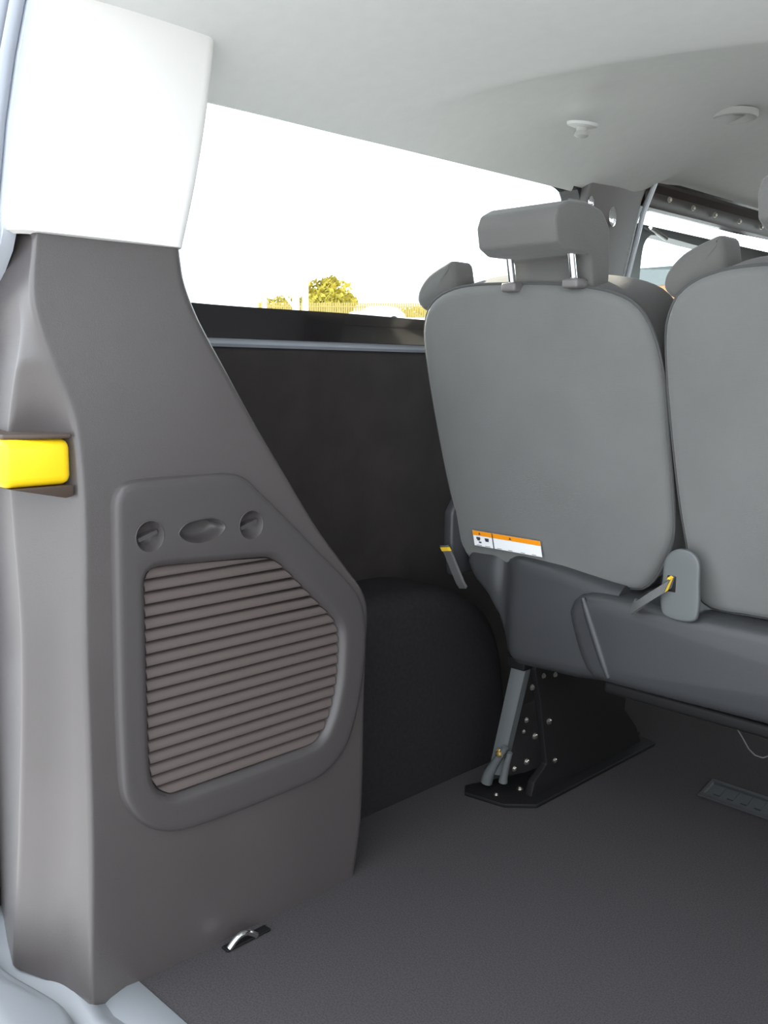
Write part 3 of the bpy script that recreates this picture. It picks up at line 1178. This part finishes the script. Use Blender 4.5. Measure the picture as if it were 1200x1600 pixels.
# left-hand end cover
ZT = [(-1.112, .486), (-1.10, .496), (-1.0, .502), (-.90, .494), (-.80, .48), (-.78, .478)]
ZB = [(-1.112, .462), (-1.09, .432), (-1.06, .408), (-1.035, .372), (-1.022, .335), (-1.012, .308), (-.99, .301), (-.86, .306), (-.78, .316)]
rows = []
for i in range(57):
    x = -1.112 + .332 * i / 56
    zt_, zb_ = interp(ZT, x), interp(ZB, x)
    ys_ = 1.312 + .016 * math.exp(-((x + 1.02) / .020) ** 2) + .016 / (1 + math.exp((x + 1.03) / .012)) + (.012 * math.exp(-(x + 1.112) / .006))
    row = []
    for j in range(15):
        t = j / 14
        edge = min(t, 1 - t) * (zt_ - zb_)
        rnd = .014 * max(0, 1 - edge / .014) ** 2
        row.append(Vector((x, ys_ + rnd - .008 * math.sin(math.pi * t), zt_ + (zb_ - zt_) * t)))
    row += [Vector((x, ys_ + .13, zb_)), Vector((x, ys_ + .13, zt_))]
    rows.append(row)
v, f = loft(rows, closed_u=True, cap=True)
obj('end_cover', v, f, 'seat_plastic', bench, angle=60)
# underside tray edge
v, f = rbox(-.80, .22, 1.31, 1.75, .298, .318, .006)
obj('base_tray', v, f, 'black_metal', bench)

# hinge bracket between the backrests, with its strap
pa = on(1036, 905, 'y', 1.285)
o4 = resample([Vector(p) for p in ((-.690, .46), (-.692, .52), (-.690, .542), (-.680, .556), (-.664, .562), (-.646, .559), (-.635, .546), (-.633, .52), (-.634, .46), (-.66, .452))], 60)
v, f = puff(o4, lambda u, w, d: Vector((u, 1.283 + d, w)), .009, .0035)
br = obj('hinge_bracket', v, f, 'grey_metal', bench, angle=50)
br['label'] = 'bare grey metal hinge bracket'
v, f = rbox(-.684, -.668, 1.2825, 1.288, .494, .520, .002)
obj('slot', v, f, 'black_metal', br)
s = [on(1052, 908, 'y', 1.285), on(1040, 916, 'y', 1.272), on(1020, 930, 'y', 1.262), on(1003, 942, 'y', 1.262), on(992, 950, 'y', 1.272), on(990, 945, 'y', 1.284)]
v, f = ribbon(s, (.006, .004, .020), .0045)
st = obj('release_strap', v, f, 'strap_web', bench, angle=30)
st['label'] = 'dark webbing pull strap with yellow stitching'
a, b_ = on(1046, 911, 'y', 1.2785), on(1041, 914, 'y', 1.2735)
v, f = ribbon([a, b_], (.006, .004, .021), .0056)
obj('stitched_tag', v, f, 'yellow_tag', st)
# left-hand strap
s = [on(694, 852, 'y', 1.292), on(702, 868, 'y', 1.288), on(710, 888, 'y', 1.286), on(719, 910, 'y', 1.29), on(724, 918, 'y', 1.30)]
v, f = ribbon(s, (.020, -.004, .004), .005)
st = obj('release_strap', v, f, 'strap_web', bench, angle=30)
st['label'] = 'dark webbing pull strap with yellow stitching'
a, b_ = on(695, 855, 'y', 1.2905), on(698, 861, 'y', 1.289)
v, f = ribbon([a, b_], (.021, -.004, .004), .0062)
obj('stitched_tag', v, f, 'yellow_tag', st)
# recliner bracket on the far left of the seat
v, f = prism([(1.31, .44), (1.30, .50), (1.30, .56), (1.33, .60), (1.40, .60), (1.44, .54), (1.44, .44)], 'x', -1.150, -1.128, .006)
obj('recliner_cover', v, f, 'seat_plastic', bench, angle=50)

# ---- legs
LEG_TOP, LEG_BOT = Vector((-1.040, 1.405, .268)), Vector((-1.086, 1.40, .040))
rows = []
for t in [i / 10 for i in range(11)]:
    c = LEG_TOP.lerp(LEG_BOT, t)
    w = .0175 - .002 * t
    rows.append([c + Vector(q) for q in ((-w, .003, 0), (-w * .7, -.010, 0), (w * .5, -.011, 0), (w, -.005, 0), (w, .012, 0), (-w, .012, 0))])
v, f = loft(rows, closed_u=True, cap=True)
leg = obj('leg', v, f, 'grey_metal', bench, angle=50)
leg['label'] = 'grey pressed metal rear leg'
# forked latch at its foot
a = on(782, 1170, 'y', 1.388)
for pxs in (((790, 1168), (775, 1190), (764, 1208), (760, 1222)), ((797, 1176), (791, 1196), (787, 1214), (786, 1222))):
    pts = [on(*q, 'y', 1.385) for q in pxs]
    pts[-1].z = max(pts[-1].z, .008)
    v, f = tube(pts, [.006, .008, .011, .012] if pxs[0][0] == 790 else [.005, .007, .008, .009], 10)
    obj('latch_claw', v, f, 'grey_metal', leg)
p = on(781, 1177, 'y', 1.382)
bolt_head('latch_pin', p, (0.3, -1, .1), .0065, leg, 'brass')
v, f = rbox(-1.061, -1.020, 1.39, 1.42, .262, .285, .004)
obj('leg_cap', v, f, 'black_metal', leg)

# black pedestal side plates on the floor
def pedestal(x, y0, y1, ztop):
    pr = [(y0, 0.0), (y0 + .01, .035), (y0 + .05, .06), (y0 + .02, .20), (y0, .262), (y0 + .01, ztop), (y1 - .04, ztop), (y1 - .05, .10), (y1, .05), (y1 + .03, 0.0)]
    v, f = prism(pr, 'x', x - .008, x + .008, .003)
    return obj('pedestal_plate', v, f, 'black_metal', bench, angle=40)


p1 = pedestal(-1.020, 1.415, 1.80, .29)
v, f = prism([(-1.135, 1.365), (-1.115, 1.340), (-1.03, 1.355), (-.985, 1.40), (-.985, 1.84), (-1.06, 1.86), (-1.09, 1.5)], 'z', .0, .008, .002)
obj('floor_rail', v, f, 'black_metal', bench, angle=40)
for px, py, r in ((849, 1056, .004), (831, 1074, .0045), (822, 1125, .004), (857, 1127, .005), (835, 1150, .005), (818, 1143, .003), (822, 1190, .005), (803, 1201, .004), (866, 1188, .0045),
                  (867, 1054, .004), (812, 1233, .005), (775, 1242, .004)):
    if py > 1195 and py != 1201:
        p = on(px, py, 'z', .008)
        ax = (0, 0, 1)
    else:
        p = on(px, py, 'x', -1.012)
        ax = (1, 0, 0)
    bolt_head('bolt', p, ax, r, bench)
# second, further leg post
rows = []
for t in (0, .5, 1):
    z = .285 * (1 - t)
    rows.append([Vector((x, y, z)) for x, y in ((-1.135, 1.80), (-1.085, 1.795), (-1.075, 1.81), (-1.075, 1.86), (-1.135, 1.86))])
v, f = loft(rows, closed_u=True, cap=True)
obj('support_post', v, f, 'seat_plastic', bench, angle=40)
v, f = rbox(-1.14, -1.04, 1.77, 1.87, 0.0, .012, .003)
obj('foot_plate', v, f, 'black_metal', bench)
for px, py in ((948, 1076), (947, 1152)):
    bolt_head('bolt', on(px, py, 'x', -1.073), (1, 0, 0), .005, bench)
# cross tube and right pedestal
v, f = tube([(-1.03, 1.70, .275), (.15, 1.70, .275)], .018, 12)
obj('cross_tube', v, f, 'black_metal', bench)
pedestal(-.02, 1.415, 1.80, .29)

# loose wire hanging under the bench
p0 = on(1142, 1124, 'y', 1.42)
pts = [p0 + Vector((0, 0, .0))] + [on(*q, 'y', 1.42) for q in ((1150, 1136), (1160, 1152), (1170, 1170), (1180, 1180), (1192, 1184), (1204, 1180))]
v, f = tube(pts, .0012, 6)
obj('hanging_wire', v, f, 'strap_web', bench)

# floor fixing plate
fp = thing('floor_anchor_plate', 'flat dark seat anchor plate let into the floor mat', 'floor plate', (-.72, 1.70, 0))
A, B_, C_ = on(1090, 1243, 'z', 0), on(1113, 1219, 'z', 0), on(1187, 1277, 'z', 0)
D_ = B_ + (C_ - A)
def quad(s, t, z):
    q = A + (C_ - A) * s + (B_ - A) * t
    return Vector((q.x, q.y, z))
rows = [[quad(a, b, .0005) for a, b in ((0, 0), (1.3, 0), (1.3, 1), (0, 1))], [quad(a, b, .004) for a, b in ((0, 0), (1.3, 0), (1.3, 1), (0, 1))],
        [quad(a, b, .005) for a, b in ((.02, .05), (1.28, .05), (1.28, .95), (.02, .95))], [quad(a, b, .005) for a, b in ((.06, .16), (1.24, .16), (1.24, .84), (.06, .84))],
        [quad(a, b, .002) for a, b in ((.08, .2), (1.22, .2), (1.22, .8), (.08, .8))]]
v, f = loft(rows, closed_u=True, cap=True)
obj('plate', v, f, 'seat_plastic', fp, angle=20)
for s in (.2, .42, .64, .86, 1.08):
    rows = [[quad(s + a, t, z) for a, t in ((0, .26), (.10, .26), (.10, .74), (0, .74))] for z in (.0021, .004)]
    v, f = loft(rows, closed_u=True, cap=True)
    obj('rib', v, f, 'seat_plastic', fp, smooth=False)

# ================================================================= CEILING FITTINGS
p = on(1146, 178, 'z', 1.34)
for _ in range(5):
    p = on(1146, 178, 'z', ceil_z(p.x, p.y))
lamp = thing('ceiling_lamp', 'round recessed roof lamp with a raised rim', 'ceiling lamp', (p.x, p.y, p.z))
v, f = lathe([(.050, .003), (.050, -.005), (.047, -.010), (.042, -.011), (.037, -.006), (.034, .004)], p, (0, 0, 1), 40)
obj('rim', v, f, 'liner_plastic', lamp)
v, f = lathe([(.0345, .003), (.026, .0005), (.012, -.001), (0, -.0015)], p, (0, 0, 1), 40)
obj('lens', v, f, 'lamp_lens', lamp)

p = on(910, 200, 'z', 1.32)
for _ in range(5):
    p = on(910, 196, 'z', ceil_z(p.x, p.y))
hook = thing('coat_hook', 'small pale round coat hook on the headliner above the window', 'coat hook', (p.x, p.y, p.z))
v, f = lathe([(.030, .004), (.028, -.001), (.022, -.003), (.012, -.004), (0, -.004)], p, (.15, 0, 1), 32)
obj('backing_disc', v, f, 'headliner', hook)
v, f = lathe([(.012, -.002), (.010, -.010), (.013, -.013), (.014, -.018), (.010, -.021), (0, -.022)], p, (.1, 0, 1), 24)
obj('knob', v, f, 'liner_plastic', hook)

# little clip hanging at the window header
p = on(748, 234, 'x', -1.262)
cl = tag(obj('headliner_clip', *rbox(p.x - .006, p.x + .006, p.y - .010, p.y + .010, p.z - .010, p.z + .016, .003), 'strap_web'),
         'tiny dark clip hanging at the window header', 'clip')

# ================================================================= OUTSIDE
GZ = -.55
# ground: car park, rising to a grassy bank beyond
def ground_z(x, y):
    d = math.hypot(x, y)
    t = min(1, max(0, (d - 12) / 14))
    t = t * t * (3 - 2 * t)
    side = 1 if (x < 0 and y > -5) else 0
    return GZ + 2.75 * t * side


rows = []
for i in range(61):
    r = []
    for j in range(61):
        x, y = -90 + 3 * j, -90 + 3 * i
        r.append(Vector((x, y, ground_z(x, y))))
    rows.append(r)
v, f = loft(rows)
g = obj('ground', v, f, 'asphalt', angle=180)
struct(g, 'pale sunlit ground outside')


def ext(px, py, dist):
    d = ray(px, py)
    d = d / math.hypot(d.x, d.y)
    return EYE + d * dist


# far pale fence of upright pales
DF = 30.0
fa, fb = ext(405, 478, DF), ext(700, 495, DF - 1)
fence = thing('palisade_fence', 'long fence of thin upright pales beyond the window', 'fence', (fa.x, fa.y, ground_z(fa.x, fa.y)))
n = 84
parts = []
for i in range(n):
    t = i / (n - 1)
    p = fa.lerp(fb, t)
    gz = ground_z(p.x, p.y)
    parts.append(box(p.x - .022, p.x + .022, p.y - .015, p.y + .015, gz, gz + .62))
o = obj('pale', *join(*parts), 'fence_steel', fence, smooth=False)
o['kind'] = 'stuff'
dirv = (fb - fa).normalized()
for hz in (.15, .5):
    pts = [Vector((q.x, q.y, ground_z(q.x, q.y) + hz)) for q in (fa.lerp(fb, i / 20) for i in range(21))]
    obj('rail', *tube(pts, .02, 6), 'fence_steel', fence)


def leafy(name, label, center, rx, ry, rz, n, cat):
    gz = ground_z(center.x, center.y)
    t = thing(name, label, cat, (center.x, center.y, gz))
    obj('trunk', *tube([(center.x, center.y, gz - .05), (center.x + .1, center.y, gz + rz * .6), (center.x, center.y + .1, gz + rz * 1.2)], [.16, .12, .05], 8), 'bark', t)
    V, Fc = [], []
    for _ in range(n):
        while True:
            q = Vector((random.uniform(-1, 1), random.uniform(-1, 1), random.uniform(-1, 1)))
            if .45 < q.length < 1:
                break
        lump = 1 + .18 * math.sin(q.x * 7 + 1) * math.cos(q.y * 6) + .12 * math.sin(q.z * 9)
        c = Vector((center.x + q.x * rx * lump, center.y + q.y * ry * lump, gz + rz * .9 + q.z * rz * .9 * lump))
        if c.z < gz + .05:
            continue
        s = random.uniform(.08, .16)
        a = Vector((random.gauss(0, 1), random.gauss(0, 1), random.gauss(0, 1))).normalized()
        b = a.orthogonal().normalized()
        k = len(V)
        V += [c - a * s, c + b * s * .45, c + a * s, c - b * s * .45]
        Fc.append((k, k + 1, k + 2, k + 3))
    o = obj('foliage', V, Fc, 'leaves', t, smooth=False)
    o['kind'] = 'stuff'
    return t


c = ext(512, 468, 36)
leafy('bush', 'rounded olive bush behind the fence right of the white posts', c, 1.0, 1.0, 1.02, 3200, 'bush')
c = ext(440, 470, 44)
leafy('bush', 'low wide bush behind the white gantry', c, 1.5, 1.2, .95, 2400, 'bush')
c = ext(655, 480, 40)
leafy('bush', 'low hedge bush beside the seat headrest', c, 1.6, 1.2, .6, 1800, 'bush')


# white tubular gantry and a single pole
def post(parent, px, d, h, r, name='post'):
    p = ext(px, 480, d)
    gz = ground_z(p.x, p.y)
    obj(name, *tube([(p.x, p.y, gz), (p.x, p.y, gz + h)], r, 8), 'white_paint', parent)
    return Vector((p.x, p.y, gz))


p = ext(412, 470, 27)
gan = thing('white_gantry', 'white tubular frame with a diagonal brace beyond the window', 'gantry', (p.x, p.y, ground_z(p.x, p.y)))
a = post(gan, 413, 27, .95, .07)
b_ = post(gan, 462, 27, 1.05, .10)
obj('top_bar', *tube([a + Vector((0, 0, .92)), b_ + Vector((0, 0, 1.0))], .045, 8), 'white_paint', gan)
obj('brace', *tube([a.lerp(b_, .35) + Vector((0, 0, .95)), b_ + Vector((0, 0, .25))], .04, 8), 'white_paint', gan)
p = ext(477, 470, 27)
pole = thing('white_pole', 'single white pole right of the gantry beyond the window', 'pole', (p.x, p.y, ground_z(p.x, p.y)))
b2 = post(pole, 477, 27, 1.25, .09)
obj('cap', *lathe([(.11, 0), (.11, .04), (.06, .08), (0, .09)], b2 + Vector((0, 0, 1.25)), (0, 0, 1), 10), 'white_paint', pole)


# white car on the bank
def car(px, dist, label, paint='white_paint', py=486, sc=.66):
    p = ext(px, py, dist)
    gz = ground_z(p.x, p.y)
    t = thing('parked_car', label, 'car', (p.x, p.y, gz))
    d = Vector((.72, .69, 0))
    w = Vector((-.69, .72, 0))

    def fr(u, s, z):
        return Vector((p.x, p.y, gz)) + (d * u + w * s + Vector((0, 0, z))) * sc
    body = [(-1.0, .14), (-1.02, .34), (-.92, .42), (-.5, .46), (.95, .44), (1.05, .36), (1.05, .14)]
    cabin = [(-.52, .45), (-.28, .64), (.35, .66), (.75, .60), (.95, .44)]
    for nm, pr, hw, m in (('body', body, .45, 'white_paint'), ('cabin', cabin, .38, 'van_glass')):
        V = [fr(u, -hw, z) for u, z in pr] + [fr(u, hw, z) for u, z in pr]
        n_ = len(pr)
        Fc = [(i, (i + 1) % n_, n_ + (i + 1) % n_, n_ + i) for i in range(n_)] + [tuple(range(n_)), tuple(range(2 * n_ - 1, n_ - 1, -1))]
        obj(nm, V, Fc, paint, t, smooth=False)
    for u in (-.62, .65):
        for s_ in (-.42, .42):
            obj('wheel', *lathe([(q * sc, h * sc) for q, h in ((0, -.06), (.12, -.06), (.15, -.03), (.15, .03), (.12, .06), (0, .06))], fr(u, s_, .15), w, 16), 'tyre', t)
    return t


car(588, 23, 'white car parked in front of the fence')

car(1032, 22, 'pale blue car seen through the sliding door window', 'pale_blue_paint', 466)

# low building far behind it
p = ext(1020, 455, 30)
bd = thing('low_building', 'low orange brick building with grey upper band seen through the sliding door window', 'building', (p.x, p.y, ground_z(p.x, p.y)))
gz = ground_z(p.x, p.y)
obj('brick_base', *box(p.x - 5, p.x + 5, p.y, p.y + 4, gz - .2, EYE.z + 30 * math.tan(math.radians(4.9))), 'orange_brick', bd, smooth=False)
obj('wall_band', *box(p.x - 5.1, p.x + 5.1, p.y - .1, p.y + 4.1, EYE.z + 30 * math.tan(math.radians(4.9)), EYE.z + 30 * math.tan(math.radians(5.9))), 'grey_render', bd, smooth=False)
